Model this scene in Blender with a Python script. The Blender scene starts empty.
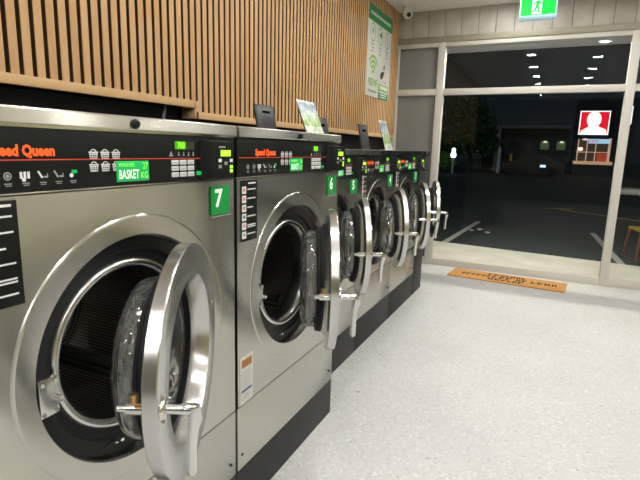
import bpy, bmesh, math, random
from mathutils import Vector, Matrix
random.seed(7)
PI = math.pi
SC = bpy.context.scene
COL = SC.collection

# ------------------------------------------------------------------ materials
MATS = {}
def mat(name, base=(.5,.5,.5), rough=.5, metal=0., emit=None, estr=0., spec=.5, trans=0., ior=1.45, coat=0.):
    if name in MATS: return MATS[name]
    m = bpy.data.materials.new(name); m.use_nodes = True
    b = m.node_tree.nodes['Principled BSDF']
    b.inputs['Base Color'].default_value = (*base, 1)
    b.inputs['Roughness'].default_value = rough
    b.inputs['Metallic'].default_value = metal
    b.inputs['Specular IOR Level'].default_value = spec
    b.inputs['Transmission Weight'].default_value = trans
    b.inputs['IOR'].default_value = ior
    b.inputs['Coat Weight'].default_value = coat
    if emit:
        b.inputs['Emission Color'].default_value = (*emit, 1)
        b.inputs['Emission Strength'].default_value = estr
    MATS[name] = m
    return m
def nd(m, t, **kw):
    n = m.node_tree.nodes.new(t)
    for k, v in kw.items(): setattr(n, k, v)
    return n
def lk(m, a, b): m.node_tree.links.new(a, b)
def bsdf(m): return m.node_tree.nodes['Principled BSDF']
def ramp(m, fac, stops):
    r = nd(m, 'ShaderNodeValToRGB')
    el = r.color_ramp.elements
    while len(el) < len(stops): el.new(.5)
    for e, (p, c) in zip(el, stops):
        e.position = p; e.color = (*c, 1)
    lk(m, fac, r.inputs[0]); return r.outputs[0]
def objco(m, scale=(1,1,1)):
    t = nd(m, 'ShaderNodeTexCoord'); mp = nd(m, 'ShaderNodeMapping')
    mp.inputs['Scale'].default_value = scale
    lk(m, t.outputs['Object'], mp.inputs['Vector']); return mp.outputs[0]
def noise(m, co, scale, detail=3., rough=.5):
    n = nd(m, 'ShaderNodeTexNoise'); n.inputs['Scale'].default_value = scale
    n.inputs['Detail'].default_value = detail; n.inputs['Roughness'].default_value = rough
    lk(m, co, n.inputs['Vector']); return n.outputs['Fac']
def bump(m, h, strength, dist=.01):
    b = nd(m, 'ShaderNodeBump'); b.inputs['Strength'].default_value = strength
    b.inputs['Distance'].default_value = dist
    lk(m, h, b.inputs['Height']); lk(m, b.outputs[0], bsdf(m).inputs['Normal'])

def brushed(name, base, rough, aniso, wave):
    m = mat(name, base, rough, 1.)
    b = bsdf(m)
    b.inputs['Anisotropic'].default_value = aniso
    c = nd(m, 'ShaderNodeCombineXYZ'); c.inputs[2].default_value = 1
    lk(m, c.outputs[0], b.inputs['Tangent'])
    co = objco(m)
    n = noise(m, co, 3.2, 1.)
    bump(m, n, wave, .03)
    fine = noise(m, objco(m, (4, 4, 260)), 1., 3.)
    lk(m, ramp(m, fine, [(.3, tuple(x*.95 for x in base)), (.7, base)]), b.inputs['Base Color'])
    return m
STEEL = brushed('brushed_steel', (.61,.602,.55), .25, .95, .28)
TRIMST = brushed('trim_steel', (.68,.67,.62), .27, .95, .12)
CHROME = mat('chrome', (.80,.80,.79), .10, 1.)
RINGST = mat('ring_steel', (.66,.655,.64), .22, 1.)
BLACK = mat('panel_black', (.007,.008,.008), .38, 0., spec=.3)
RUBBER = mat('rubber_black', (.010,.010,.012), .55, spec=.35)
SURR = mat('surround_black', (.012,.013,.015), .4, spec=.35)
KICK = mat('kick_black', (.030,.031,.033), .55, spec=.3)
LID = mat('lid_grey', (.022,.023,.026), .5)
LIDIN = mat('lid_inner', (.045,.047,.052), .45)
VOID = mat('void_black', (.004,.004,.006), .5, spec=.25)
DARKGAP = mat('gap_black', (.002,.002,.002), .9, spec=0)
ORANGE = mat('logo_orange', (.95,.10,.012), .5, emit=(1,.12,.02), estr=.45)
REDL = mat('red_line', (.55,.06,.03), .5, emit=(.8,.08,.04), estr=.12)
WHITEP = mat('print_white', (.75,.75,.75), .5)
GREYP = mat('print_grey', (.30,.31,.31), .5)
KEYW = mat('key_white', (.62,.62,.62), .45)
GREEN = mat('sign_green', (.006,.36,.075), .4, emit=(.01,.8,.16), estr=.22)
GREEN2 = mat('plate_green', (.008,.26,.05), .35, emit=(.01,.5,.09), estr=.08)
GLIGHT = mat('light_green', (.25,.8,.12), .4, emit=(.3,1,.12), estr=.5)
WGLOW = mat('white_print_lit', (.8,.85,.8), .4, emit=(.8,1,.85), estr=.35)
LED = mat('led_green', (.1,.6,.02), .4, emit=(.25,1.,.03), estr=2.0)
LEDBG = mat('led_back', (.02,.12,.005), .4, emit=(.10,.55,.0), estr=.6)
LCD = mat('lcd_yellowgreen', (.3,.6,.02), .4, emit=(.45,.95,.05), estr=1.0)
OFFLED = mat('led_off', (.05,.045,.035), .3)
GOLD = mat('brass', (.55,.33,.16), .3, 1.)
BADGE_RED = mat('sticker_red', (.6,.2,.16), .5)
BADGE_BLUE = mat('sticker_blue', (.05,.08,.25), .5)
STICK_W = mat('sticker_white', (.72,.72,.68), .5)
STICK_O = mat('sticker_orange', (.42,.17,.05), .5)
ALU = mat('window_alu', (.60,.58,.53), .42, .0, spec=.5)
OLIVE = mat('lintel_olive', (.30,.29,.215), .5)
WHITE = mat('white_plastic', (.75,.75,.73), .4)
WOODEDGE = mat('oak_edge', (.62,.40,.20), .5)
BOTTLE = mat('bowl_glass', (.93,.95,.95), .04, trans=.96, ior=1.5)
bump(BOTTLE, noise(BOTTLE, objco(BOTTLE, (1,1,.45)), 40., .5), .6, .008)

def drum_mat():
    m = mat('drum_perforated', (.05,.05,.05), .33, .9)
    t = nd(m, 'ShaderNodeTexCoord'); s = nd(m, 'ShaderNodeSeparateXYZ'); lk(m, t.outputs['Object'], s.inputs[0])
    at = nd(m, 'ShaderNodeMath', operation='ARCTAN2'); lk(m, s.outputs[1], at.inputs[0]); lk(m, s.outputs[2], at.inputs[1])
    mul = nd(m, 'ShaderNodeMath', operation='MULTIPLY'); mul.inputs[1].default_value = .27; lk(m, at.outputs[0], mul.inputs[0])
    c = nd(m, 'ShaderNodeCombineXYZ'); lk(m, s.outputs[0], c.inputs[0]); lk(m, mul.outputs[0], c.inputs[1])
    v = nd(m, 'ShaderNodeTexVoronoi', voronoi_dimensions='2D'); v.inputs['Scale'].default_value = 95
    v.inputs['Randomness'].default_value = 0.
    lk(m, c.outputs[0], v.inputs['Vector'])
    lk(m, ramp(m, v.outputs['Distance'], [(.28, (.015,.015,.015)), (.40, (.42,.41,.39))]), bsdf(m).inputs['Base Color'])
    return m
DRUM = drum_mat()

def floor_mat():
    m = mat('terrazzo', (.6,.6,.6), .42, spec=.35)
    co = objco(m)
    v = nd(m, 'ShaderNodeTexVoronoi'); v.inputs['Scale'].default_value = 85; lk(m, co, v.inputs['Vector'])
    hsv = nd(m, 'ShaderNodeSeparateColor'); lk(m, v.outputs['Color'], hsv.inputs[0])
    c1 = ramp(m, hsv.outputs[0], [(0., (.49,.487,.48)), (.10, (.565,.562,.555)), (.85, (.60,.597,.59)), (1., (.69,.69,.685))])
    n = noise(m, co, 1.3, 4.)
    c2 = ramp(m, n, [(.3, (.93,.93,.93)), (.7, (1.04,1.04,1.04))])
    mx = nd(m, 'ShaderNodeMix', data_type='RGBA', blend_type='MULTIPLY'); mx.inputs[0].default_value = 1
    lk(m, c1, mx.inputs[6]); lk(m, c2, mx.inputs[7])
    sp = noise(m, co, 34., 2.)
    c3 = ramp(m, sp, [(.235, (.35,.34,.33)), (.29, (1,1,1))])
    mx2 = nd(m, 'ShaderNodeMix', data_type='RGBA', blend_type='MULTIPLY'); mx2.inputs[0].default_value = 1
    lk(m, mx.outputs[2], mx2.inputs[6]); lk(m, c3, mx2.inputs[7])
    lk(m, mx2.outputs[2], bsdf(m).inputs['Base Color'])
    return m
def noisy(name, a, b, scale, rough=.6, detail=4., stretch=(1,1,1), spec=.3, bmp=0.):
    m = mat(name, a, rough, spec=spec)
    n = noise(m, objco(m, stretch), scale, detail)
    lk(m, ramp(m, n, [(.32, a), (.68, b)]), bsdf(m).inputs['Base Color'])
    if bmp: bump(m, n, bmp)
    return m
FLOOR = floor_mat()
OAK = noisy('oak_slat', (.62,.37,.175), (.74,.47,.245), 3., .45, 3., (6,6,.7))
OAKSHADE = mat('oak_slat_side_shade', (.09,.05,.022), .7, spec=.2)  # shade put into the colour of slat sides so the gaps look black
CONC = noisy('concrete_panel', (.44,.42,.37), (.53,.51,.46), 5., .75)
PLASTER = noisy('ceiling_white', (.80,.80,.78), (.84,.84,.82), 2., .7)
CREAM = noisy('opposite_wall', (.24,.23,.12), (.46,.43,.25), .9, .7, 1.)
BACKW = noisy('rear_wall', (.16,.15,.12), (.22,.20,.16), 1.2, .7)
PAVE = noisy('footpath', (.62,.60,.52), (.76,.74,.66), 2.2, .8, 5.)
ASPH = noisy('asphalt', (.018,.022,.024), (.042,.049,.052), 14., .8, 6.)
COIR = noisy('coir', (.44,.215,.07), (.56,.29,.10), 60., .9, 3.)
MATINK = mat('mat_ink', (.018,.013,.009), .9)
FROST = noisy('frosted_film', (.20,.20,.185), (.235,.235,.22), 1.2, .25, 2.)
LEAF = noisy('leaf', (.010,.060,.020), (.03,.11,.028), 2., .6)
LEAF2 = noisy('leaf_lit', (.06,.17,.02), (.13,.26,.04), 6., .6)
BARK = mat('bark', (.05,.04,.03), .9)

def glass_mat(name, ior):
    m = bpy.data.materials.new(name); m.use_nodes = True
    nt = m.node_tree; nt.nodes.clear()
    o = nt.nodes.new('ShaderNodeOutputMaterial'); mx = nt.nodes.new('ShaderNodeMixShader')
    tr = nt.nodes.new('ShaderNodeBsdfTransparent'); gl = nt.nodes.new('ShaderNodeBsdfGlossy')
    fr = nt.nodes.new('ShaderNodeFresnel'); fr.inputs['IOR'].default_value = ior
    tr.inputs[0].default_value = (.90,.93,.94,1); gl.inputs['Roughness'].default_value = 0.
    gl.inputs[0].default_value = (.9,.95,.98,1)
    nt.links.new(fr.outputs[0], mx.inputs[0]); nt.links.new(tr.outputs[0], mx.inputs[1])
    nt.links.new(gl.outputs[0], mx.inputs[2]); nt.links.new(mx.outputs[0], o.inputs[0])
    return m
GLASS = glass_mat('window_glass', 1.38); GLASS_UP = glass_mat('transom_glass', 1.75)

# ------------------------------------------------------------------ mesh builder
class MB:
    def __init__(s): s.v = []; s.f = []; s.m = []; s.mats = []
    def mi(s, m):
        if m not in s.mats: s.mats.append(m)
        return s.mats.index(m)
    def add(s, vs, fs, m):
        b = len(s.v); k = s.mi(m)
        s.v += [tuple(x) for x in vs]
        for f in fs: s.f.append([b+i for i in f]); s.m.append(k)
        return s
    def box(s, x0, x1, y0, y1, z0, z1, m, bev=0., M=None):
        if bev > 0:
            bm = bmesh.new(); bmesh.ops.create_cube(bm, size=1)
            for v in bm.verts:
                v.co = Vector(((x0+x1)/2+v.co.x*(x1-x0), (y0+y1)/2+v.co.y*(y1-y0), (z0+z1)/2+v.co.z*(z1-z0)))
            bmesh.ops.bevel(bm, geom=bm.edges[:], offset=bev, segments=2, affect='EDGES', profile=.5)
            bm.verts.index_update()
            vs = [v.co.copy() for v in bm.verts]; fs = [[v.index for v in f.verts] for f in bm.faces]; bm.free()
        else:
            vs = [Vector((x, y, z)) for x in (x0, x1) for y in (y0, y1) for z in (z0, z1)]
            fs = [(0,1,3,2),(4,6,7,5),(0,4,5,1),(2,3,7,6),(0,2,6,4),(1,5,7,3)]
        if M: vs = [M @ v for v in vs]
        return s.add(vs, fs, m)
    def poly(s, vs, m): return s.add(vs, [list(range(len(vs)))], m)
    def lathe(s, prof, m, c=(0,0,0), seg=64, axis='x', closed=False):
        vs = []; fs = []; n = len(prof)
        for i in range(seg):
            a = 2*PI*i/seg; ca, sa = math.cos(a), math.sin(a)
            for (h, r) in prof:
                if axis == 'x': p = (c[0]+h, c[1]+r*ca, c[2]+r*sa)
                elif axis == 'z': p = (c[0]+r*ca, c[1]+r*sa, c[2]+h)
                else: p = (c[0]+r*sa, c[1]+h, c[2]+r*ca)
                vs.append(p)
        for i in range(seg):
            j = (i+1) % seg
            for k in range(n if closed else n-1):
                k2 = (k+1) % n
                if prof[k][1] == 0 and prof[k2][1] == 0: continue
                fs.append((i*n+k, j*n+k, j*n+k2, i*n+k2))
        return s.add(vs, fs, m)
    def cyl(s, p0, p1, r0, m, r1=None, seg=16):
        return s.tube([p0, p1], [r0, r0 if r1 is None else r1], m, seg)
    def tube(s, pts, rad, m, seg=12, flat=None):
        pts = [Vector(p) for p in pts]; n = len(pts)
        if not isinstance(rad, (list, tuple)): rad = [rad]*n
        vs = []; fs = []; prev = None
        for i, p in enumerate(pts):
            t = (pts[min(i+1, n-1)]-pts[max(i-1, 0)]).normalized()
            if prev is None:
                a = Vector((0,0,1)) if abs(t.z) < .9 else Vector((0,1,0))
                u = t.cross(a).normalized()
            else: u = (prev-t*prev.dot(t)).normalized()
            prev = u; w = t.cross(u)
            for k in range(seg):
                a = 2*PI*k/seg; vs.append(p+(u*math.cos(a)+w*math.sin(a))*rad[i])
        for i in range(n-1):
            for k in range(seg):
                k2 = (k+1) % seg
                fs.append((i*seg+k, i*seg+k2, (i+1)*seg+k2, (i+1)*seg+k))
        fs.append(list(range(seg))[::-1]); fs.append([(n-1)*seg+k for k in range(seg)])
        return s.add(vs, fs, m)
    def text(s, body, h, o, right, up, m, align='CENTER', bold=0., shear=0., sx=1., ext=.0004):
        cu = bpy.data.curves.new('lettering', 'FONT'); cu.body = body; cu.size = 1.
        cu.align_x = align; cu.offset = bold; cu.shear = shear; cu.resolution_u = 2
        ob = bpy.data.objects.new('lettering', cu); COL.objects.link(ob)
        dg = bpy.context.evaluated_depsgraph_get(); dg.update()
        me = bpy.data.meshes.new_from_object(ob.evaluated_get(dg))
        R = Vector(right); U = Vector(up); N = R.cross(U); o = Vector(o); k = h/.70
        vs = [o+R*(v.co.x*k*sx)+U*(v.co.y*k)+N*ext for v in me.vertices]
        fs = [list(p.vertices) for p in me.polygons]
        bpy.data.objects.remove(ob); bpy.data.curves.remove(cu); bpy.data.meshes.remove(me)
        return s.add(vs, fs, m)
    def obj(s, name, parent=None, loc=(0,0,0), rz=0., smooth=35):
        me = bpy.data.meshes.new(name); me.from_pydata(s.v, [], s.f)
        for m in s.mats: me.materials.append(m)
        me.polygons.foreach_set('material_index', s.m)
        bm = bmesh.new(); bm.from_mesh(me)
        bmesh.ops.recalc_face_normals(bm, faces=bm.faces[:]) if s.recalc else None
        bm.to_mesh(me); bm.free()
        if smooth:
            me.polygons.foreach_set('use_smooth', [True]*len(me.polygons))
            me.set_sharp_from_angle(angle=math.radians(smooth))
        me.update()
        o = bpy.data.objects.new(name, me); COL.objects.link(o)
        o.location = loc; o.rotation_euler = (0,0,rz)
        if parent: o.parent = parent
        return o
    recalc = True
def flat():
    b = MB(); b.recalc = False; return b

def thing(name, label, cat, loc=(0,0,0), rz=0., group=None):
    o = bpy.data.objects.new(name, None); COL.objects.link(o)
    o.location = loc; o.rotation_euler = (0,0,rz); o.empty_display_size = .1
    o['label'] = label; o['category'] = cat
    if group: o['group'] = group
    return o
def tag(o, label, cat, group=None):
    o['label'] = label; o['category'] = cat
    if group: o['group'] = group
    return o
def struct(o): o['kind'] = 'structure'; return o
Y_, Z_ = (0,1,0), (0,0,1)
def rect(b, y0, y1, z0, z1, x, m): b.poly([(x,y0,z0),(x,y1,z0),(x,y1,z1),(x,y0,z1)], m)
def disc(b, y, z, r, x, m, seg=12, sy=1.):
    b.poly([(x, y+r*sy*math.cos(2*PI*i/seg), z+r*math.sin(2*PI*i/seg)) for i in range(seg)], m)

# ------------------------------------------------------------------ room constants
XA, XB, XS, YW, HC = -.983, -1.164, -1.90, 6.2145, 3.12
XR, YB = 3.3, -4.5

# ------------------------------------------------------------------ washer
def build_door(parent, hx, hy, cz, th, R=.30, gold=True):
    k = R/.30
    d = bpy.data.objects.new('door', None)
    ring = MB()
    prof = [(-.016,.250),(-.012,.298),(-.010,.300),(.018,.300),(.021,.2985),(.022,.296),(.022,.222),(.021,.218),(-.020,.204),(-.034,.203),(-.034,.226),(-.030,.232)]
    ring.lathe([(x, r*k) for x, r in prof], RINGST, (0,-R,0), 96, closed=True)
    door = ring.obj('door', parent, (hx, hy, cz), th, 22)
    bpy.data.objects.remove(d)
    g = MB()
    g.lathe([(x, r*k) for x, r in [(x_-.021,r_) for x_,r_ in ((-.012,.222),(-.017,.227),(-.021,.227),(-.024,.222),(-.028,.226),(-.034,.224),(-.038,.218),(-.040,.206),(-.034,.202),(-.012,.201))]], RUBBER, (0,-R,0), 80, closed=True)
    g.obj('gasket', door)
    w = MB()
    w.lathe([(x, r*k) for x, r in [(-.050,.201),(-.058,.205),(-.088,.208),(-.107,.203),(-.118,.188),(-.123,.150),(-.125,0.)]], BOTTLE, (0,-R,0), 72)
    w.lathe([(x, r*k) for x, r in [(-.050,.191),(-.084,.197),(-.099,.191),(-.108,.177),(-.113,.140),(-.115,0.)]], BOTTLE, (0,-R,0), 72)
    n = 72  # close the lip between outer and inner shell
    w.lathe([(-.050,.201*k),(-.050,.191*k)], BOTTLE, (0,-R,0), 72)
    bm_o = w.obj('glass_bowl', door)
    bm = bmesh.new(); bm.from_mesh(bm_o.data); bmesh.ops.remove_doubles(bm, verts=bm.verts[:], dist=1e-5)
    bmesh.ops.recalc_face_normals(bm, faces=bm.faces[:]); bm.to_mesh(bm_o.data); bm.free()
    h = MB()
    u = -2*R+.034*k
    h.cyl((-.072,u,0), (-.05,u,0), .008, CHROME); h.cyl((-.052,u,0), (-.012,u,0), .014, CHROME)
    h.lathe([(.018,.0),(.018,.024),(.027,.023),(.031,.017),(.031,0)], CHROME, (0,u,0), 24)
    for s in (-1, 1): h.cyl((.02,u,.028*s), (.028,u,.028*s), .006, CHROME, seg=8)
    h.tube([(.026,u,0),(.05,u,0),(.082,u,.0),(.094,u,-.004)], [.011,.011,.013,.011], CHROME, 14)
    h.tube([(.088,u,.008),(.089,u,-.02),(.084,u,-.045),(.081,u,-.09),(.080,u,-.135),(.080,u,-.152),(.080,u,-.158)], [.013,.017,.013,.011,.0115,.011,.005], CHROME, 14)
    h.obj('handle', door, smooth=60)
    if gold:
        q = MB(); q.cyl((-.038,u+.002,.010), (-.038,u+.002,.032), .009, GOLD); q.box(-.034,-.016,u-.012,u+.006,.005,.012, GOLD, .002)
        q.obj('latch_catch', door)['label'] = 'brass coloured latch catch'
    for a in (-1.48, -1.62, -.25, .25):
        sc = MB(); sc.cyl((.021,-R+.27*k*math.cos(a),.27*k*math.sin(a)), (.0235,-R+.27*k*math.cos(a),.27*k*math.sin(a)), .0045, CHROME, seg=8)
        sc.obj('screw_head', door)
    return door

def front_sheet(b, W, z0, z1, cz, ro, m, x=0.):
    # sheet with a round porthole, a raised pressed ring around it
    N = 128; rings = [(-.030, ro-.004), (-.004, ro), (.0035, ro+.004), (.004, ro+.050), (.0030, ro+.055), (0., ro+.058)]
    vs = []
    yh = W/2
    for i in range(N):
        a = 2*PI*i/N
        for (h, r) in rings: vs.append((x+h, r*math.cos(a), cz+r*math.sin(a)))
    outer = []
    for i in range(N):
        a = 2*PI*i/N; c, s = math.cos(a), math.sin(a)
        t = min((yh/abs(c)) if abs(c) > 1e-6 else 9, ((z1-cz)/s) if s > 1e-6 else (((z0-cz)/s) if s < -1e-6 else 9))
        outer.append([x, t*c, cz+t*s])
    for (yy, zz) in ((-yh,z0),(yh,z0),(yh,z1),(-yh,z1)):
        j = min(range(N), key=lambda i: (outer[i][1]-yy)**2+(outer[i][2]-zz)**2); outer[j] = [x, yy, zz]
    n = len(rings); base = len(vs); vs += [tuple(o) for o in outer]
    fs = []
    for i in range(N):
        j = (i+1) % N
        for k in range(n-1): fs.append((i*n+k, i*n+k+1, j*n+k+1, j*n+k))
        fs.append((i*n+n-1, base+i, base+j, j*n+n-1))
    b.add(vs, fs, m)

def basket_icon(b, y, z, s, x, m):
    b.poly([(x,y-.42*s,z-.45*s),(x,y+.42*s,z-.45*s),(x,y+.5*s,z+.12*s),(x,y-.5*s,z+.12*s)], m)
    rect(b, y-.56*s, y+.56*s, z+.16*s, z+.28*s, x, m)
    p = [(y+.38*s*math.cos(a), z+.2*s+.34*s*math.sin(a)) for a in [PI*i/8 for i in range(9)]]
    for (a, c), (d, e) in zip(p, p[1:]):
        b.poly([(x,y+(a-y)*.75,z+.2*s+(c-z-.2*s)*.75),(x,a,c),(x,d,e),(x,y+(d-y)*.75,z+.2*s+(e-z-.2*s)*.75)], m)
    for q in (-.25, 0, .25): rect(b, y+q*s-.03*s, y+q*s+.03*s, z-.38*s, z+.06*s, x+.0003, BLACK)
    for q in (-.25, -.08): rect(b, y-.42*s, y+.42*s, z+q*s-.03*s, z+q*s+.02*s, x+.0003, BLACK)

def make_washer(name, label, loc, W, D, ztop, zp0, zp1, kick, seam, cz, th, hx, number, kg, lid=None, instr=False, warn=False, yk=1., latch=True, ro=.297, py=0., hy=.285, sqd=0., rdy=0.):
    t = thing(name, label, 'washing machine', loc, 0., 'open stainless front-load washers along the slatted wall')
    g = .003; yh = W/2-g
    dz = zp0-1.34
    # cabinet shell
    b = MB(); b.recalc = False
    front_sheet(b, 2*yh, seam+.002, zp0, cz, ro, STEEL)
    b.box(-D, -.03, -yh, -yh+.004, kick, ztop-.004, STEEL); b.box(-D, -.03, yh-.004, yh, kick, ztop-.004, STEEL)
    b.box(-.03, 0, -yh, -yh+.002, seam+.002, zp0, STEEL); b.box(-.03, 0, yh-.002, yh, seam+.002, zp0, STEEL)
    b.box(-D, -D+.004, -yh, yh, kick, ztop-.004, STEEL); b.box(-D, -.002, -yh, yh, ztop-.006, ztop-.002, TRIMST)
    b.obj('cabinet', t, smooth=9)
    lp = MB(); lp.box(-.03, 0, -yh, yh, kick+.002, seam-.002, STEEL, .0015)
    for s in (-1, 1): lp.cyl((0,s*(yh-.03),kick+.06), (.002,s*(yh-.03),kick+.06), .006, BLACK, seg=10)
    lp.obj('lower_panel', t, smooth=25)
    kb = MB(); kb.box(-.05, -.002, -W/2+.001, W/2-.001, 0, kick, KICK, .001); kb.obj('kickplate', t)
    tr = MB(); tv = [(xx_, yy_, zz_) for yy_ in (-yh, yh) for (xx_, zz_) in ((-.05,zp1+.004),(.011,zp1+.004),(.013,zp1+.007),(.0095,ztop-.004),(.005,ztop),(-.05,ztop))]
    tr.add(tv, [(5,4,3,2,1,0),(6,7,8,9,10,11)]+[(i_,(i_+1)%6,(i_+1)%6+6,i_+6) for i_ in range(6)], TRIMST); tr.box(-.03, .006, -yh, yh, zp1-.002, zp1+.005, CHROME)
    trim = tr.obj('top_trim', t, smooth=30)
    kn = MB(); kn.lathe([(.008,0),(.008,.012),(.014,.013),(.017,.009),(.022,.008),(.022,0)], BLACK, (0,.0,(ztop+zp1)/2), 20); kn.obj('lock_knob', trim)
    bb = MB(); bb.box(-.03, 0, -yh, yh, zp0-.004, zp0+.004, TRIMST, .001); bb.obj('panel_edge', trim)
    # control panel
    p = MB(); p.box(-.03, .002, -yh+.002-py, yh-.002-py, zp0+.003, zp1-.001, BLACK, .002)
    panel = p.obj('control_panel', t, (0,py,0))
    x = .0026
    def Zp(z): return z+dz
    q = flat(); q.text('Speed Queen', .0215, (x,-.185*yk+sqd,Zp(1.419)), Y_, Z_, ORANGE, 'RIGHT', .045, .0, .86*yk); q.obj('brand_lettering', panel, smooth=0)
    q = flat(); rect(q, -yh+.01-py, .335*yk, Zp(1.4090), Zp(1.4112), x, REDL); q.obj('red_line', panel, smooth=0)
    for i in range(3):
        for j in range(2):
            q = flat(); basket_icon(q, (-.132+.033*i)*yk, Zp(1.421-.029*j), .024, x, WHITEP); q.obj('basket_symbol', panel, smooth=0)
    for i, yy in enumerate((-.378,-.338,-.301,-.263,-.226,-.190)):
        yy *= yk; m = WHITEP if i in (2,3) else GREYP; q = flat()
        if i in (0, 1):
            for r0, r1 in ((.006,.0085),):
                for kk in range(12):
                    a, c = 2*PI*kk/12, 2*PI*(kk+1)/12
                    q.poly([(x,yy+r0*math.cos(a),Zp(1.378)+r0*math.sin(a)),(x,yy+r1*math.cos(a),Zp(1.378)+r1*math.sin(a)),(x,yy+r1*math.cos(c),Zp(1.378)+r1*math.sin(c)),(x,yy+r0*math.cos(c),Zp(1.378)+r0*math.sin(c))], m)
            disc(q, yy, Zp(1.378), .004, x, m)
        elif i == 2:
            for kk in range(3): rect(q, yy-.012+.008*kk, yy-.0065+.008*kk, Zp(1.372), Zp(1.386), x, m)
            disc(q, yy-.004, Zp(1.370), .0045, x+.0002, m)
        elif i < 5:
            q.poly([(x,yy-.012,Zp(1.386)),(x,yy-.008,Zp(1.387)),(x,yy+.001,Zp(1.373)),(x,yy-.003,Zp(1.371))], m)
            rect(q, yy+.002, yy+.012, Zp(1.372), Zp(1.376), x, GREYP); rect(q, yy+.010, yy+.012, Zp(1.376), Zp(1.381), x, GREYP)
        else:
            rect(q, yy-.003, yy+.011, Zp(1.379), Zp(1.387), x, GREEN); disc(q, yy-.004, Zp(1.375), .005, x+.0002, WHITEP)
        rect(q, yy-.008, yy+.008, Zp(1.3615), Zp(1.3635), x, GREYP); rect(q, yy-.006, yy+.007, Zp(1.3575), Zp(1.3593), x, GREYP)
        q.obj('instruction_symbol', panel, smooth=0)
    # lit basket sign
    y0 = (-.067 if W > .85 else -.03)*1.; gw = .107 if W > .85 else .10
    q = MB(); q.box(.001, .0045, y0, y0+gw, Zp(1.353), Zp(1.405), GREEN, .001); sign = q.obj('basket_sign', panel)
    q = flat(); xs = .005
    q.text('WASHER', .0095, (xs,y0+.005,Zp(1.391)), Y_, Z_, GLIGHT, 'LEFT', .01, 0, .95)
    q.text('BASKET', .0225, (xs,y0+.005,Zp(1.3605)), Y_, Z_, WGLOW, 'LEFT', .02, 0, .60)
    q.text(kg, .0165, (xs,y0+gw-.004,Zp(1.384)), Y_, Z_, GLIGHT, 'RIGHT', .01, 0, .8)
    q.text('KG', .0165, (xs,y0+gw-.004,Zp(1.360)), Y_, Z_, GLIGHT, 'RIGHT', .01, 0, .8)
    q.obj('sign_lettering', sign, smooth=0)
    # price display, keypad
    q = MB(); q.box(.001, .004, .145*yk, .190*yk, Zp(1.436), Zp(1.459), LEDBG); q.box(.001, .004, .191*yk, .226*yk, Zp(1.436), Zp(1.459), OFFLED); disp = q.obj('price_display', panel)
    q = flat(); q.text('700', .0165, (.0045,.168*yk,Zp(1.4395)), Y_, Z_, LED, 'CENTER', .01, .0, .85); q.obj('price_digits', disp, smooth=0)
    for i in range(4):
        q = flat(); yy = (.160+.021*i)*yk
        disc(q, yy, Zp(1.4265), .0028, x, GREYP, 8); rect(q, yy-.003, yy+.003, Zp(1.417), Zp(1.423), x, GREYP); q.obj('status_symbol', panel, smooth=0)
    q = flat(); q.poly([(x,.120*yk,Zp(1.416)),(x,.137*yk,Zp(1.416)),(x,.1285*yk,Zp(1.431))], GREYP)
    q.obj('warning_triangle', panel, smooth=0)
    for i in range(3):
        for j in range(3):
            yy = (.142+.034*i)*yk; zz = Zp(1.399-.0175*j)
            q = MB(); q.box(.001, .0055, yy-.0135*yk, yy+.0135*yk, zz-.0068, zz+.0068, KEYW, .0012)
            q.box(.0052, .0058, yy-.008*yk, yy+.008*yk, zz-.001, zz+.001, GREYP)
            q.obj('keypad_button', panel)
    q = MB(); q.box(.001, .0055, .236*yk, .257*yk, Zp(1.359), Zp(1.371), GREEN, .002); q.obj('start_button', panel)['label'] = 'green start button'
    # card reader
    q = MB(); r0, r1 = .292*yk+rdy, .405*yk+rdy
    vs = [(.0,r0,Zp(1.342)),(.0,r1,Zp(1.342)),(.0,r1,Zp(1.466)),(.0,r0,Zp(1.466)),
          (.034,r0+.018,Zp(1.347)),(.050,r1-.004,Zp(1.347)),(.050,r1-.004,Zp(1.461)),(.034,r0+.018,Zp(1.461))]
    q.add(vs, [(0,1,5,4),(2,3,7,6),(1,2,6,5),(3,0,4,7),(4,5,6,7),(0,3,2,1)], BLACK)
    rd = q.obj('card_reader', panel)
    a = Vector((.034,r0+.018,0)); c = Vector((.050,r1-.004,0)); R = (c-a).normalized(); wid = (c-a).length
    def fq(b_, u0, u1, z0, z1, m, off=.0006):
        n = R.cross(Vector((0,0,1))).normalized()*off
        b_.poly([a+R*(u0*wid)+n+Vector((0,0,Zp(z0))), a+R*(u1*wid)+n+Vector((0,0,Zp(z0))), a+R*(u1*wid)+n+Vector((0,0,Zp(z1))), a+R*(u0*wid)+n+Vector((0,0,Zp(z1)))], m)
    q = flat(); fq(q, .38, .84, 1.417, 1.436, LCD); q.obj('reader_screen', rd, smooth=0)
    for (u, z, m) in ((.28,1.409,WHITEP),(.80,1.409,WHITEP),(.55,1.400,GREYP),(.28,1.390,GREYP),(.80,1.389,LCD),(.80,1.376,LCD)):
        q = flat(); fq(q, u, u+.14, z-.010, z, m); q.obj('reader_button', rd, smooth=0)
    q = flat(); fq(q, .30, .6, 1.443, 1.448, GREYP)
    q.obj('reader_print', rd, smooth=0)
    # number plate
    n0, n1 = (.312, .408) if W > .85 else (.20, .305)
    nz0, nz1 = (1.226, 1.320) if W > .85 else (1.165, 1.258)
    q = MB(); q.box(.001, .006, n0, n1, nz0, nz1, GREEN2, .001)
    q.tube([(.006,n0-.004,nz0-.004),(.006,n1+.004,nz0-.004)], .003, CHROME, 8)
    plate = q.obj('number_plate', t)
    q = flat(); q.text(number, .056, (.0062,(n0+n1)/2-.012,nz0+.028), Y_, Z_, WGLOW, 'CENTER', .03); q.obj('plate_number', plate, smooth=0)
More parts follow.
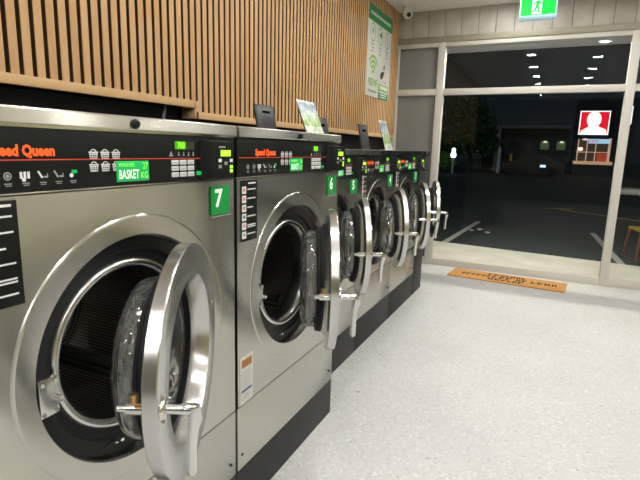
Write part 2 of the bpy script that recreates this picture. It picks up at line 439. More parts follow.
    # instruction label
    if instr:
        i0, i1 = (-.42, -.315) if W > .85 else (-.388, -.288)
        q = MB(); q.box(0, .0015, i0, i1, 1.110, 1.330, BLACK, .0005); il = q.obj('instruction_label', t)
        q = flat(); rect(q, i0+.045, i1-.012, 1.317, 1.3225, .002, WHITEP)
        for k in range(6):
            zc = 1.297-.0325*k
            rect(q, i0+.006, i0+.032, zc-.014, zc+.012, .002, STICK_W)
            disc(q, i0+.019, zc, .007, .0023, (BADGE_RED, BADGE_RED, BADGE_RED, BADGE_BLUE, BADGE_RED, GREYP)[k], 10)
            for l in range(2 if k == 4 else 1):
                rect(q, i0+.040, i1-(.012 if k != 2 else .03), zc-.001-.007*l, zc+.003-.007*l, .002, WHITEP)
        q.obj('label_print', il, smooth=0)
    if warn:
        q = MB(); q.box(0, .001, -.428, -.342, .472, .665, STICK_W); ws = q.obj('warning_sticker', t)
        q = flat(); rect(q, -.418, -.350, .620, .652, .0014, STICK_O)
        for k in range(7): rect(q, -.418, -.355-.004*(k % 3), .600-.010*k, .603-.010*k, .0014, GREYP)
        rect(q, -.420, -.350, .520, .530, .0014, BADGE_BLUE)
        for k in range(3): rect(q, -.418, -.37, .508-.010*k, .511-.010*k, .0014, GREYP)
        q.obj('sticker_print', ws, smooth=0)
    # porthole
    s = MB()
    s.lathe([(-.008,ro+.001),(-.026,ro-.003),(-.032,.268),(-.044,.262),(-.050,.236),(-.11,.232)], SURR, (0,0,cz), 96)
    s.box(-.034, -.026, -.16, -.06, cz-.262, cz-.256, SURR)
    for yy in (-.075, -.055): s.cyl((-.034,yy,cz-.272), (-.030,yy,cz-.272), .006, CHROME, seg=10)
    s.obj('door_surround', t)
    s = MB(); s.lathe([(-.06,.244),(-.044,.239),(-.038,.230),(-.040,.222),(-.052,.213),(-.075,.209),(-.12,.208)], RINGST, (0,0,cz), 96); s.obj('drum_rim', t, smooth=60)
    s = MB(); s.lathe([(-.115,.211),(-.13,.262),(-.150,.268),(-.56,.268),(-.585,.25),(-.59,0)], DRUM, (0,0,0), 72)
    for k in range(3):
        a = PI/2*.75+2*PI*k/3
        c, sn = math.cos(a), math.sin(a)
        def P(xx, r, o): return (xx, r*c-o*sn, r*sn+o*c)
        s.add([P(-.16,.267,-.04),P(-.16,.267,.04),P(-.17,.205,.012),P(-.17,.205,-.012),P(-.56,.267,-.04),P(-.56,.267,.04),P(-.56,.205,.012),P(-.56,.205,-.012)],
              [(0,1,2,3),(1,5,6,2),(3,2,6,7),(0,3,7,4)], DRUM)
    s.obj('drum', t, (0,0,cz))
    if latch:
        l = MB(); l.box(-.034, -.012, -.294, -.246, cz-.080, cz+.012, RINGST, .003)
        l.cyl((-.016,-.252,cz-.04), (.004,-.252,cz-.04), .007, CHROME)
        for zz in (cz-.072, cz+.002):
            for yy in (-.286, -.254): l.cyl((-.013,yy,zz), (-.009,yy,zz), .005, CHROME, seg=8)
        l.obj('latch_plate', t)
    h = MB(); h.box(-.02, hx+.004, .268, .295, cz-.075, cz+.075, BLACK, .004)
    for zz in (-.055, .055): h.cyl((hx,.282,cz+zz), (hx+.010,.282,cz+zz), .007, CHROME, seg=10)
    h.obj('hinge', t)
    build_door(t, hx, hy, cz, math.radians(th), .30, W > .85)
    if lid:
        ly, lx, lz, lw, lh = lid
        l = MB()
        l.box(-.005, .005, 0, lw, 0, lh, LID, .003); l.box(.004, .0065, .010, lw-.010, .008, lh-.012, LIDIN, .001)
        l.box(.006, .0072, lw*.33, lw*.72, lh*.72, lh*.80, DARKGAP, .0005)
        lo = l.obj('dispenser_lid', t, (lx, ly, lz)); lo.rotation_euler = (0, math.radians(-12), 0)
    return t

WA, WB = .895, .797
make_washer('washing_machine', 'largest washing machine at left with green number 7 plate and open porthole door', (XA, .940, 0), WA, .86, 1.517, 1.34, 1.478, .2, .47, .90, 26.5, .02, '7', '27', instr=True, ro=.307, hy=.268, py=.009, sqd=-.046, rdy=-.037)
make_washer('washing_machine', 'second large washing machine, green number 6 plate, warning sticker low on its left', (XA, 1.8425, 0), WA, .86, 1.517, 1.34, 1.478, .2, .47, .90, 28, .02, '6', '18', lid=(.035,-.217,1.505,.165,.135), instr=True, warn=True, hy=.27, ro=.304)
LB = (.19,-.225,1.44,.195,.215)
make_washer('washing_machine', 'smaller recessed washing machine just past the number 6 machine, green number 5 plate', (XB, 2.7095, 0), WB, .70, 1.45, 1.273, 1.411, .234, .52, .88, 30, .003,  '5', '12', lid=LB, yk=.9, hy=.265)
make_washer('washing_machine', 'smaller recessed washing machine with a green number 4 plate, between plates 5 and 3', (XB, 3.5065, 0), WB, .70, 1.45, 1.273, 1.411, .234, .52, .88, 29, .003,  '4', '12', lid=LB, instr=True, yk=.9, hy=.265)
make_washer('washing_machine', 'smaller recessed washing machine with a green number 3 plate, nearest the window', (XB, 4.3035, 0), WB, .70, 1.45, 1.273, 1.411, .234, .52, .88, 26, .003,  '3', '12', instr=True, yk=.9, hy=.265)

# narrow dark end unit past the last washer
t = thing('end_cabinet', 'narrow black unit with open chrome porthole door at window end of washer row', 'washing machine', (XB, 4.89, 0))
b = MB(); b.box(-.70, 0, -.185, .175, .0, 1.40, KICK, .004); b.obj('cabinet', t)
b = MB(); b.box(-.70, .006, -.185, .175, 1.402, 1.45, TRIMST, .004); b.obj('top_trim', t)
b = MB(); b.box(-.02, .004, -.185, .175, 1.262, 1.270, TRIMST, .001); b.obj('panel_edge', t)
b = MB(); b.box(-.0, .03, .16, .175, .80, .96, BLACK, .003); b.obj('hinge', t)
build_door(t, .034, .235, .88, math.radians(20), .285, False)

# ------------------------------------------------------------------ room shell
b = MB(); b.box(-2.6, XR, YB, YW+.06, -.1, 0, FLOOR); struct(b.obj('floor'))
b = MB(); b.box(-2.6, XR, YB, YW+.2, HC, HC+.1, PLASTER); struct(b.obj('ceiling'))
b = MB(); b.box(-2.6, -2.02, YB, YW+.06, 0, HC, VOID); wl = struct(b.obj('wall_left'))
sl = MB()
pitch = .0545
y = -1.0; k = 0
while y < YW-.01:
    zb = 1.672 if y < 2.30 else 1.612
    y1 = min(y+.035, YW-.003)
    sl.box(XS-.042, XS, y, y1, zb+.028, HC, OAK, .0015)
    for yy in (y-.0003, y1-.0007): sl.box(XS-.042, XS-.003, yy, yy+.001, zb+.028, HC, OAKSHADE)
    y += pitch
sl.box(-2.02, XS-.040, -1.0, 2.30, 1.66, HC, DARKGAP); sl.box(-2.02, XS-.040, 2.30, YW, 1.60, HC, DARKGAP)
struct(sl.obj('trim_1', wl))
ra = MB(); ra.box(-2.0, XS+.002, -1.0, 2.305, 1.66, 1.70, WOODEDGE, .001); ra.box(-2.0, XS+.002, 2.305, YW-.002, 1.60, 1.64, WOODEDGE, .001)
ra.box(-2.0, XS+.002, 2.295, 2.325, 1.60, 1.70, WOODEDGE, .001); struct(ra.obj('trim_2', wl))
b = MB(); b.box(XR, XR+.1, YB, YW+.2, 0, HC, CREAM); struct(b.obj('wall_right'))
b = MB(); b.box(-2.6, XR, YB-.1, YB, 0, HC, BACKW); struct(b.obj('wall_back'))

# window wall : concrete band, lintel, frames, panes
b = MB(); b.box(-2.6, XR, YW+.012, YW+.2, 2.80, HC, DARKGAP)
xx = -1.93
while xx < XR:
    b.box(xx, xx+.192, YW, YW+.1, 2.812, HC, CONC, .002); xx += .196
struct(b.obj('wall_front'))
b = MB(); b.box(-1.97, XR, YW-.03, YW+.12, 2.745, 2.812, OLIVE, .004); struct(b.obj('trim_3'))
b = MB()
FY0, FY1 = YW-.02, YW+.07
for (x0, x1) in ((-1.96,-1.885),(-1.395,-1.310),(.612,.697),(2.6,2.685)): b.box(x0, x1, FY0, FY1, 0, 2.745, ALU, .003)
for (x0, x1) in ((-1.885,-1.395),(-1.310,.612),(.697,2.6),(2.685,XR)):
    b.box(x0, x1, FY0+.005, FY1-.005, 2.695, 2.745, ALU, .003); b.box(x0, x1, FY0+.005, FY1-.005, 2.132, 2.205, ALU, .003)
    b.box(x0, x1, FY0+.005, FY1-.005, 0, .085, ALU, .003)
wf = struct(b.obj('window_1'))
for (x0, x1, m) in ((-1.885,-1.395,FROST),(-1.310,.612,GLASS),(.697,2.6,GLASS),(2.685,XR,GLASS)):
    for (z0, z1) in ((.085,2.132),(2.205,2.695)):
        b = flat(); b.poly([(x0,YW+.03,z0),(x1,YW+.03,z0),(x1,YW+.03,z1),(x0,YW+.03,z1)], GLASS_UP if (z0 > 2 and m is GLASS) else m); struct(b.obj('pane', wf, smooth=0))

# ------------------------------------------------------------------ things on the walls and ceiling
# poster on the slats
t = thing('poster', 'tall green and white information poster on the slatted wall with FREE WIFI sign', 'poster', (XS+.0005, 5.475, 2.03))
b = MB(); b.box(0, .006, -.40, .40, 0, .93, STICK_W, .001); b.obj('sheet', t)
PG = mat('poster_green', (.012,.22,.075), .5); PL = mat('poster_lime', (.25,.50,.13), .5); PK = mat('poster_ink', (.03,.03,.03), .5)
b = flat(); rect(b, -.40, .40, .775, .93, .0065, PG); b.obj('header', t, smooth=0)
b = flat(); random.seed(3); u = -.34
while u < .33:
    w = random.uniform(.02,.05); rect(b, u, u+w, .835, .868, .007, STICK_W); u += w+.012
b.obj('header_lettering', t, smooth=0)
for i, yy in enumerate((-.25, 0, .25)):
    b = flat(); pts = 20
    for k in range(pts):
        a, c = 2*PI*k/pts, 2*PI*(k+1)/pts
        b.poly([(.007,yy+r*math.cos(q)*.85,.665+r*math.sin(q)) for r, q in ((.082,a),(.098,a),(.098,c),(.082,c))], PL if i < 2 else GREYP)
    if i == 0: disc(b, yy, .68, .03, .0072, PL)
    elif i == 1: b.poly([(.0072,yy-.035,.68),(.0072,yy+.03,.72),(.0072,yy+.035,.64)], PK)
    else: rect(b, yy-.012, yy+.012, .62, .72, .0072, PL)
    for k in range(3): rect(b, yy-.045+.012*(k % 2), yy+.05-.01*k, .535-.035*k, .548-.035*k, .007, GREYP)
    b.obj('icon', t, smooth=0)
b = flat()
for r in (.04,.085,.13,.175):
    for k in range(10):
        a, c = PI*.22+PI*.56*k/10, PI*.22+PI*.56*(k+1)/10
        b.poly([(.007,-.20+rr*math.cos(q),.225+rr*1.15*math.sin(q)) for rr, q in ((r-.013,a),(r+.013,a),(r+.013,c),(r-.013,c))], PL)
b.obj('wifi_symbol', t, smooth=0)
b = flat(); b.text('FREE WIFI', .075, (.007,-.195,.115), Y_, Z_, PL, 'CENTER', .025, 0, .62); b.obj('wifi_lettering', t, smooth=0)
b = flat()
for k in range(5): rect(b, -.34+.06*k, -.295+.06*k, .045, .07, .007, GREYP)
b.poly([(.007,.15,.335),(.007,.155,.37),(.007,.185,.40),(.007,.195,.36),(.007,.18,.335)], PK); b.poly([(.007,.06,.225),(.007,.05,.265),(.007,.09,.30),(.007,.19,.315),(.007,.16,.26),(.007,.11,.22)], PK)
rect(b, .17, .27, .19, .202, .007, GREYP)
b.obj('leaf_emblem', t, smooth=0)
b = flat(); rect(b, .0, .36, .0, .165, .0068, PG); rect(b, .0, .36, .095, .165, .0068+.0002, PL)
rect(b, .05,.32,.112,.148,.0073,STICK_W); rect(b,.02,.34,.072,.088,.0073,STICK_W); rect(b,.06,.30,.045,.058,.0073,STICK_W); rect(b,.07,.28,.018,.03,.0073,STICK_W)
b.obj('notice_box', t, smooth=0)

# exit sign
t = thing('exit_sign', 'glowing green running man exit sign hanging from the ceiling before the window', 'exit sign', (-.294, 5.6, 2.775))
EG = mat('exit_green', (.0,.5,.05), .4, emit=(.0,1.,.10), estr=.62); EW = mat('exit_white', (.8,1,.85), .4, emit=(.65,1,.8), estr=1.1)
EB = mat('exit_body', (.45,.55,.62), .4, emit=(.3,.55,.75), estr=.35)
EF = mat('exit_frame', (.5,.9,.7), .4, emit=(.35,1,.65), estr=.9)
b = MB(); b.box(-.172, .172, -.03, .03, 0, .235, EB, .006); b.obj('housing', t)
b = MB(); b.box(-.05, .05, -.02, .02, .235, HC-2.775, WHITE, .003); b.obj('mount', t)
b = MB(); b.box(-.168, .168, -.036, -.028, .026, .232, EF, .002); b.obj('edge_frame', t)
b = flat(); x0 = -.0368
def xr(b, a, c, z0, z1, yy, m): b.poly([(a,yy,z0),(c,yy,z0),(c,yy,z1),(a,yy,z1)], m)
xr(b, -.158, .158, .038, .224, x0, EG); b.obj('face', t, smooth=0)
b = flat(); xr(b, -.058, .034, .046, .218, x0-.0004, EW); b.obj('door_pictogram', t, smooth=0)
b = MB()
def limb(p, r=.0075): b.tube([(a, x0-.0012, z) for a, z in p], r, EG, 6)
b.lathe([(-.001,0),(-.001,.015),(.001,.015),(.001,0)], EG, (.004,x0-.001,.188), 14, axis='y')
limb([(-.002,.168),(-.014,.115)], .013); limb([(0,.165),(.022,.14),(.036,.15)]); limb([(-.006,.165),(-.030,.155),(-.040,.130)])
limb([(-.012,.115),(.010,.095),(.004,.058)], .009); limb([(-.016,.112),(-.032,.078),(-.054,.072)], .009)
b.obj('running_figure', t)

# security camera
t = thing('security_camera', 'white dome security camera on the ceiling in the far corner', 'security camera', (-1.745, 5.98, HC))
b = MB(); b.lathe([(0,0),(0,.055),(-.025,.055),(-.035,.045),(-.035,0)], WHITE, (0,0,0), 32, axis='z'); b.obj('base', t)
b = MB(); b.lathe([(.06*math.cos(a), .06*math.sin(a)) for a in [PI*i/14 for i in range(15)]], WHITE, (0,0,-.07), 28, axis='z'); ball = b.obj('ball', t)
b = MB(); b.cyl((.022,-.030,-.088), (.032,-.047,-.100), .030, BLACK, .024, 20); b.obj('lens', ball)

# flyers standing on the machines
def flyer_mat():
    m = mat('flyer_print', (.7,.7,.7), .25)
    t_ = nd(m, 'ShaderNodeTexCoord'); s = nd(m, 'ShaderNodeSeparateXYZ'); lk(m, t_.outputs['Generated'], s.inputs[0])
    c = ramp(m, s.outputs[2], [(0., (.72,.74,.66)), (.2, (.70,.74,.62)), (.24, (.38,.52,.22)), (.5, (.52,.62,.42)), (.62, (.55,.60,.62)), (.9, (.30,.38,.48)), (1., (.75,.76,.76))])
    n = noise(m, t_.outputs['Object'], 26., 4., .7)
    w = ramp(m, n, [(.42, (.6,.65,.62)), (.62, (1.25,1.25,1.22))])
    mx = nd(m, 'ShaderNodeMix', data_type='RGBA', blend_type='MULTIPLY'); mx.inputs[0].default_value = 1
    lk(m, c, mx.inputs[6]); lk(m, w, mx.inputs[7]); lk(m, mx.outputs[2], bsdf(m).inputs['Base Color'])
    return m
FLY = flyer_mat()
def flyer(loc, w, h, lean, label):
    t = thing('flyer_stand', label, 'flyer', loc, 0., 'flyers on top of the washers')
    b = MB(); M = Matrix.Rotation(math.radians(-lean), 4, 'Y')
    b.box(-.001, .001, 0, w, .0, h, FLY, M=M); b.obj('flyer', t)
    b = MB(); b.box(-.05, .004, 0, w, 0, .003, WHITE, .001); b.box(-.006, -.002, 0, w, 0, h*.75, mat('acrylic', (.9,.92,.92), .05, trans=.9), M=M); b.obj('holder', t)
flyer((-1.045, 2.05, 1.518), .185, .165, 22, 'printed flyer standing on top of the number 6 washer near its right end')
flyer((-1.33, 4.12, 1.451), .21, .265, 17, 'printed flyer standing on top of the number 3 washer nearest the window')

# pipe strap and conduit behind the machines
b = MB(); b.tube([(-1.98,2.12,1.52),(-1.98,2.125,1.60),(-1.96,2.13,1.70)], .008, mat('pale_hose', (.35,.36,.38), .4), 8)
b.box(-2.02,-1.97,2.10,2.15,1.40,1.52, KICK)
tag(b.obj('water_hose'), 'thin pale hose in the dark gap behind the two large washers', 'hose')
# door mat
t = thing('door_mat', 'brown coir door mat with dark lettering on the floor by the window', 'door mat', (-.36, 5.88, 0), math.radians(-4.5))
b = MB(); b.box(-.635, .635, -.20, .20, 0, .014, COIR, .004); b.obj('mat', t)
b = flat(); random.seed(5)
for (zz, hh, wd) in ((.105,.085,.36),(0,.095,1.0),(-.105,.085,.42)):
    u = -wd/2
    while u < wd/2:
        w = random.choice((.042,.05,.058)); y0, y1 = -zz-hh/2, -zz+hh/2
        kd = random.randint(0, 4)
        def q(a, c, d, e): b.poly([(u+a*w,y0+d*hh,.0146),(u+c*w,y0+d*hh,.0146),(u+c*w,y0+e*hh,.0146),(u+a*w,y0+e*hh,.0146)], MATINK)
        q(0,.42,0,1)
        if kd == 0: q(.35,1,0,.32)
        elif kd == 1: q(.35,1,.75,1); q(.35,.9,.4,.6)
        elif kd == 2: q(.65,1,0,1); q(.35,.65,.4,.62)
        elif kd == 3: q(.65,1,0,1); q(.35,.65,.75,1); q(.35,.65,0,.22)
        else: q(.35,1,.70,1); q(.35,1,0,.3)
        u += w*1.3 if random.random() < .85 else w*1.9
b.obj('mat_lettering', t, smooth=0)

# ceiling downlights
LAMP = mat('lamp_lens', (1,1,1), .4, emit=(1.,.972,.925), estr=250.)
for k in range(8):
    for (x0, off) in ((-.53, .5), (.51, 1.28), (2.2, .9)):  # right-most row is added out of view to brighten the opposite wall
        yy = off-3.78+1.27*k
        if yy > 5.7 or yy < -4: continue
        t = thing('ceiling_downlight', 'round recessed white ceiling downlight', 'downlight', (x0, yy, HC), 0., 'ceiling downlights in two rows')
        b = MB(); b.lathe([(0,.095),(-.006,.093),(-.008,.078),(-.003,.074)], WHITE, seg=32, axis='z'); b.obj('trim_ring', t)
        b = MB(); b.recalc = False
        b.poly([(.074*math.cos(-2*PI*i/24), .074*math.sin(-2*PI*i/24), -.004) for i in range(24)], LAMP); b.obj('lens', t, smooth=0)

# ------------------------------------------------------------------ outside
TUBE = mat('fill_tube_light', (1,1,1), .4, emit=(1.,.94,.80), estr=330.)  # added tube, hidden by the lintel, to brighten footpath and soffit
t = thing('awning_fill_light', 'added tube light hidden behind the lintel to brighten the footpath', 'light', (-.35, YW+.25, 2.83))
b = MB(); b.box(-1.3, 1.3, -.05, -.02, .0, .05, ALU, .004); b.obj('bracket', t)
b = MB(); b.tube([(-1.25,0,.02),(1.25,0,.02)], .018, TUBE, 10); b.obj('tube', t)
b = MB(); b.add([(x,y,z) for z in (-.2,-.02) for x,y in ((-12,YW+.06),(12,YW+.06),(12,6.57),(-12,9.13))], [(0,1,2,3),(4,5,6,7),(0,1,5,4),(1,2,6,5),(2,3,7,6),(3,0,4,7)], PAVE); struct(b.obj('footpath_ground'))
b = MB(); b.box(-60, 60, YW+.2, 120, -.3, -.06, ASPH); struct(b.obj('road_ground'))
b = MB(); b.box(-6, 6, YW+.2, 8.6, 3.06, 3.22, noisy('soffit', (.55,.55,.55), (.62,.62,.62), 2., .7)); struct(b.obj('awning_ceiling'))
GZ = -.06
PW = mat('paint_white', (.42,.42,.40), .8); PY = mat('paint_yellow', (.42,.27,.03), .8)
def strip(name, p, q, w, m, label, cat='painted line', group=None, h=.004):
    p, q = Vector((*p, 0)), Vector((*q, 0)); d = q-p; a = math.atan2(d.y, d.x)
    b = MB(); b.box(0, d.length, -w/2, w/2, 0, h, m)
    o = b.obj(name, None, (p.x, p.y, GZ), a); return tag(o, label, cat, group)
strip('painted_line', (-1.53, 8.1), (-1.36, 11.2), .10, PW, 'white parking line on the asphalt, left one outside the window')
strip('painted_line', (1.03, 7.95), (.85, 10.9), .10, PW, 'white parking line on the asphalt beside the right mullion')
strip('painted_line', (.30, 15.15), (3.6, 12.35), .13, PY, 'long yellow painted line on the dark asphalt')
strip('painted_line', (-.1, 15.2), (.62, 15.55), .12, PY, 'short yellow painted stroke meeting the long yellow line')
b = MB(); b.box(-3, 4.0, -.14, .14, 0, .13, PAVE, .02)
tag(b.obj('kerb', None, (-5.6, 15.0, GZ), math.atan2(3.2,1.35)), 'pale concrete kerb on the asphalt left of the window', 'kerb')
for (x, y, s, l) in ((-1.30,9.75,.05,'left'),(-1.18,9.95,.055,'middle'),(-1.0,9.6,.05,'right')):
    bm = bmesh.new(); bmesh.ops.create_icosphere(bm, subdivisions=2, radius=s)
    for v in bm.verts: v.co *= random.uniform(.6,1.2); v.co.z = max(v.co.z*.4+.015, 0)
    me = bpy.data.meshes.new('paper_scrap'); bm.to_mesh(me); bm.free(); me.materials.append(PW)
    o = bpy.data.objects.new('paper_scrap', me); COL.objects.link(o); o.location = (x, y, GZ)
    tag(o, 'small white paper scrap on the asphalt, %s one of three' % l, 'litter', 'paper scraps on the asphalt')

def leaf_cloud(name, parent, blobs, n, size, m):
    b = MB(); b.recalc = False
    for _ in range(n):
        c, r = random.choice(blobs)
        while True:
            d = Vector((random.uniform(-1,1), random.uniform(-1,1), random.uniform(-1,1)))
            if .45 < d.length < 1: break
        p = Vector(c)+Vector((d.x*r[0], d.y*r[1], d.z*r[2]))
        u = Vector((random.uniform(-1,1), random.uniform(-1,1), random.uniform(-1,1))).normalized()
        w = u.orthogonal().normalized(); s = size*random.uniform(.6,1.3)
        b.poly([p-u*s, p-w*s*.5, p+u*s, p+w*s*.5], m)
    return b.obj(name, parent, smooth=0)
t = thing('tree', 'large dark leafy tree across the car park seen through the window', 'tree', (-6.0, 40, GZ))
b = MB(); b.tube([(0,0,0),(.05,0,1.2),(-.1,0,2.4),(.1,0,3.6)], [.22,.17,.14,.06], BARK, 10)
b.tube([(-.05,0,2.0),(-1.0,.2,3.3)], [.1,.04], BARK, 8); b.tube([(-.05,0,2.2),(1.0,-.2,3.2)], [.1,.04], BARK, 8); b.obj('trunk', t)
leaf_cloud('crown', t, [((-1.6,0,3.2),(1.9,1.6,1.6)),((.5,0,3.4),(1.5,1.4,1.6)),((-.6,0,4.8),(1.7,1.5,1.2)),((-2.2,0,4.7),(1.5,1.4,1.1)),((-1.0,0,2.0),(1.8,1.3,.8)),((1.2,0,2.2),(.9,.9,.9))], 5200, .17, LEAF)
t = thing('bush', 'low yellow-green bush lit at night beneath the dark tree', 'bush', (-7.6, 37.0, GZ))
b = MB()
for k in range(6): b.tube([(0,0,0),(random.uniform(-.5,.5),random.uniform(-.3,.3),.8)], [.03,.01], BARK, 6)
b.obj('stem', t)
leaf_cloud('foliage', t, [((-.5,0,.75),(.9,.5,.6)),((.5,0,.7),(.7,.5,.6)),((0,0,1.1),(.6,.4,.5))], 1100, .12, LEAF2)
t = thing('lit_sign', 'small glowing white sign beside the lit bush', 'sign', (-6.45, 35.6, GZ+.0))
SIGNW = mat('sign_glow', (.8,.9,.9), .4, emit=(.85,.95,1.), estr=2.6)
b = MB(); b.box(-.06,.06,-.06,.06,0,1.0,ALU); b.obj('post', t)
b = MB(); b.lathe([(1.1,.0),(1.12,.14),(1.3,.21),(1.55,.12),(1.72,.14),(1.82,0)], SIGNW, seg=20, axis='z'); b.obj('lamp', t)
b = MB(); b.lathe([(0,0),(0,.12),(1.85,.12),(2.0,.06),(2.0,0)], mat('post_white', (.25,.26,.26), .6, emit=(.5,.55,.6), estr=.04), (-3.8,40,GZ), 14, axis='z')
tag(b.obj('post'), 'pale white post standing right of the dark tree', 'post')
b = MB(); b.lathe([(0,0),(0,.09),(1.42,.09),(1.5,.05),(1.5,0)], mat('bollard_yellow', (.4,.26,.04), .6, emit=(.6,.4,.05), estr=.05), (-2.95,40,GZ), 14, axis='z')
tag(b.obj('bollard'), 'yellow bollard across the car park right of the white post', 'bollard')

# dark shop building
WD = mat('night_wall', (.05,.055,.06), .8)
t = thing('shop_building', 'long dark shop building across the car park with two lit windows', 'building', (-2.0, 44, GZ))
b = MB(); b.box(-3.6, 2.9, 0, 8, 0, 4.1, WD); b.obj('wall', t)
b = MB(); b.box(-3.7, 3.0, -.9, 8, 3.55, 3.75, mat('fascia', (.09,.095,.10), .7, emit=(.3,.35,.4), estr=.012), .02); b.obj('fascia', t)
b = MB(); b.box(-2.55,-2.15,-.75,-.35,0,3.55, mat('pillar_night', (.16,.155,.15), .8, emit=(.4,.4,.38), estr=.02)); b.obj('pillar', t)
WGL = mat('night_window_glow', (.1,.12,.08), .5, emit=(.45,.6,.25), estr=.09)
for k in (1.25, 2.45):
    b = MB(); b.box(k-.55, k+.55, -.06, .0, 1.35, 2.75, mat('night_frame', (.02,.022,.025), .6)); w = b.obj('window', t)
    b = MB(); b.box(k-.35, k+.3, -.08, -.05, 1.9, 2.55, WGL, .02); b.obj('pane', w)
    b = MB(); b.lathe([(0,0),(0,.16),(.1,.1),(.14,0)], mat('night_lamp', (.6,.7,.5), .5, emit=(.8,.95,.6), estr=1.0), (k,-.2,2.45), 12, axis='z'); b.obj('lamp', w)
b = MB(); b.box(-1.6,.4,-.06,0,.2,2.6, mat('night_glass', (.01,.012,.016), .15)); b.obj('shopfront', t)

# dark parked car
t = thing('parked_car', 'dark car parked before the shop building at night', 'car', (-1.35, 38.5, GZ))
CARP = mat('car_paint', (.004,.005,.007), .3, coat=.2)
b = MB(); pr = [(-2.1,.35),(-2.15,.75),(-1.9,.95),(-1.2,1.0),(-.6,1.42),(.7,1.45),(1.35,1.02),(2.0,.9),(2.15,.6),(2.1,.35)]
vs = [(x,-.85,z) for x, z in pr]+[(x,.85,z) for x, z in pr]; n = len(pr)
b.add(vs, [list(range(n))[::-1], list(range(n,2*n))]+[(i,(i+1)%n,n+(i+1)%n,n+i) for i in range(n)], CARP); b.obj('body', t, smooth=20)
for xx in (-1.35, 1.35):
    for s in (-1, 1):
        b = MB(); b.lathe([(-.1,0),(-.1,.31),(.1,.31),(.1,0)], RUBBER, (xx,s*.8,.31), 24, axis='y'); b.obj('wheel', t)
b = MB(); b.box(.55,.9,-.87,-.84,.62,.78, mat('head_glow', (.6,.7,.9), .4, emit=(.6,.8,1), estr=1.4), .02); b.obj('reflector', t)

# fast food shop with lit red sign
t = thing('takeaway_shop', 'brightly lit takeaway shop window under a red sign across the road', 'building', (1.45, 42, GZ))
b = MB(); b.box(-.15,2.6,.35,5,0,5.6, mat('takeaway_wall', (.012,.013,.016), .7)); b.box(-.05,2.45,0,.35,0,.86, WD); b.obj('wall', t)
b = MB(); b.box(-.1,2.5,-.03,.35,.86,1.10, mat('takeaway_sill', (.5,.3,.2), .6, emit=(.9,.55,.32), estr=.45), .02); b.obj('sill', t)
b = MB(); b.box(.05,2.3,.30,.34,1.10,2.75, mat('takeaway_inside', (.05,.035,.03), .6, emit=(.4,.22,.15), estr=.07)); b.obj('glazing', t)
FRW = mat('takeaway_frame', (.6,.45,.33), .6, emit=(.95,.65,.45), estr=.45)
b = MB()
for xx in (.10,.70,1.28): b.box(xx,xx+.06,.2,.3,1.1,2.75, FRW)
b.box(2.12,2.28,.15,.3,1.1,2.8, FRW); b.box(.05,2.2,.2,.3,1.75,1.80, FRW); b.obj('frame', t)
b = MB(); b.box(1.45,2.1,.12,.28,1.12,1.70, mat('red_box', (.4,.06,.02), .6, emit=(.9,.13,.05), estr=.30), .02); b.obj('counter', t)
b = MB(); b.box(.80,2.15,.05,.2,2.42,2.74, mat('banner', (.5,.7,.85), .6, emit=(.45,.75,1.), estr=.75), .02); ban = b.obj('banner', t)
b = flat()
for k in range(4): b.poly([(.86+.15*k,.044,2.50),(.95+.15*k,.044,2.50),(.95+.15*k,.044,2.66),(.86+.15*k,.044,2.66)], mat('banner_red', (.5,.05,.1), .5, emit=(.9,.2,.3), estr=.6))
b.obj('banner_print', ban, smooth=0)
b = MB(); b.lathe([(0,0),(.06,.16),(.22,.16),(.28,0)], mat('warm_lamp', (.9,.7,.5), .5, emit=(1,.78,.55), estr=1.6), (.3,.0,1.85), 16, axis='z')
b.lathe([(0,0),(.05,.22),(.12,.20),(.16,0)], mat('cool_lamp', (.7,.75,.7), .5, emit=(.8,.9,.8), estr=.7), (.55,.0,2.62), 16, axis='z'); b.obj('lamp', t)
t = thing('red_sign', 'square glowing red and white sign above the takeaway shop', 'sign', (2.45, 41.9, 2.98))
SR = mat('sign_red', (.6,.01,.02), .5, emit=(.95,.012,.03), estr=.85); SW = mat('sign_white', (.9,.9,.9), .5, emit=(1,1,.97), estr=1.25)
b = MB(); b.box(-1.08,1.08,0,.30,-.08,1.80, mat('sign_case', (.03,.03,.035), .5), .02); b.obj('casing', t)
b = MB(); b.box(-.99,.97,-.03,.01,0,1.72, SW, .01); b.obj('border', t)
b = flat(); yy = -.034; b.poly([(-.92,yy,.07),(.90,yy,.07),(.90,yy,1.65),(-.92,yy,1.65)], SR); b.obj('panel', t, smooth=0)
b = flat()
b.poly([(-.05+.47*math.cos(2*PI*i/28), yy-.004, 1.10+.58*math.sin(2*PI*i/28)) for i in range(28)], SW)
b.poly([(-.88,yy-.003,.07),(.86,yy-.003,.07),(.80,yy-.003,.38),(.35,yy-.003,.56),(.16,yy-.003,.75),(-.20,yy-.003,.75),(-.40,yy-.003,.56),(-.8,yy-.003,.30)], SW)
b.obj('emblem', t, smooth=0)

# chair and table seen through the right-hand pane
t = thing('chair', 'yellow-backed chair with brown legs seen through the right window pane', 'chair', (1.44, 8.6, GZ), math.radians(12))
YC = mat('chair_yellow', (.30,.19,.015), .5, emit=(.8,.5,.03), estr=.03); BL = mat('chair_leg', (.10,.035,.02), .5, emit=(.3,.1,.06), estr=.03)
b = MB(); b.box(-.2,.2,-.2,.2,.42,.46, YC, .015); b.obj('seat', t)
b = MB()
pts = [(-.21+.42*i/10, -.2-.05*math.sin(PI*i/10), .60+.16*math.sin(PI*i/10)) for i in range(11)]
b.tube(pts, .035, YC, 8); b.obj('backrest', t)
for sx in (-1, 1):
    for sy in (-1, 1):
        b = MB(); b.tube([(sx*.21,sy*.21,0),(sx*.18,sy*.18,.42)]+([(sx*.2,-.2,.62)] if sy < 0 else []), .02, BL, 8); b.obj('leg', t)
t.scale = (1.2, 1.2, 1.0)
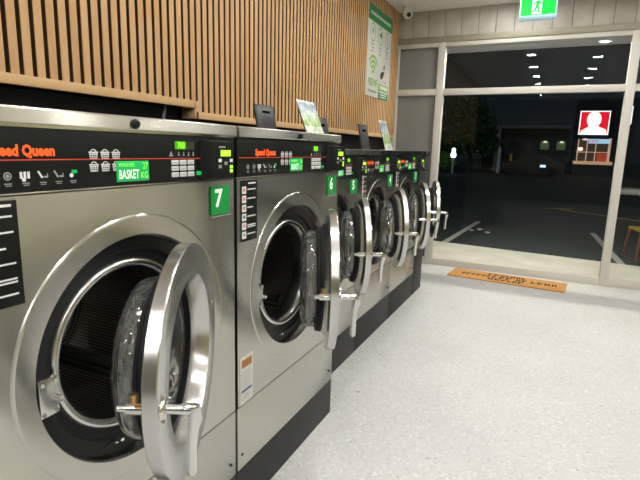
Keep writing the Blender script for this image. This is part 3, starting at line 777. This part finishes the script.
t = thing('table', 'grey topped table behind the yellow chair outside the right pane', 'table', (1.75, 9.3, GZ))
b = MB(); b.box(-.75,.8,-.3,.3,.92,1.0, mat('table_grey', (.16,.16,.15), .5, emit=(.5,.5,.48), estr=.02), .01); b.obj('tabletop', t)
for sx in (.0, .7):
    b = MB(); b.box(sx-.03,sx+.03,-.03,.03,0,.92, BL); b.obj('leg', t)
t = thing('white_letter_sign', 'white lit letter of a shop sign cut off by the right image edge', 'sign', (4.05, 41, GZ))
b = MB(); b.box(-.03,.9,0,.2,0,5.0, mat('night_frame', (.02,.022,.025), .6)); b.obj('board', t)
b = MB(); b.poly([(.0,-.02,3.75),(.55,-.02,5.0),(.62,-.02,5.0),(.62,-.02,3.75)], SW); b.obj('letter', t, smooth=0)

# ------------------------------------------------------------------ world, light, camera
w = bpy.data.worlds.new('night'); SC.world = w; w.use_nodes = True
w.node_tree.nodes['Background'].inputs[0].default_value = (.22,.32,.42,1); w.node_tree.nodes['Background'].inputs[1].default_value = .022
sun = bpy.data.lights.new('night_fill', 'SUN'); sun.energy = .35; sun.color = (.75,.88,1.); sun.angle = .3  # weak sun lamp added as fill to lighten the tree outside
so = bpy.data.objects.new('night_fill', sun); COL.objects.link(so); so.rotation_euler = (math.radians(48), 0, math.radians(-25))

yaw, pitch_, roll, fpx = .4395, -.1872, .0276, 484.08
F = Vector((-math.sin(yaw)*math.cos(pitch_), math.cos(yaw)*math.cos(pitch_), math.sin(pitch_)))
R0 = Vector((math.cos(yaw), math.sin(yaw), 0)); U0 = R0.cross(F)
Rv = R0*math.cos(roll)+U0*math.sin(roll); Uv = U0*math.cos(roll)-R0*math.sin(roll)
cam = bpy.data.cameras.new('camera'); cam.sensor_width = 36; cam.lens = 36*fpx/640; cam.clip_start = .02; cam.clip_end = 300
co = bpy.data.objects.new('camera', cam); COL.objects.link(co)
co.matrix_world = Matrix(((Rv.x,Uv.x,-F.x,0),(Rv.y,Uv.y,-F.y,0),(Rv.z,Uv.z,-F.z,1.45),(0,0,0,1)))
SC.camera = co
SC.view_settings.view_transform = 'Standard'
SC.view_settings.look = 'None'
SC.view_settings.exposure = 0.
SC.cycles.use_denoising = True
SC.cycles.sample_clamp_indirect = 6
SC.cycles.caustics_reflective = False
SC.cycles.caustics_refractive = False
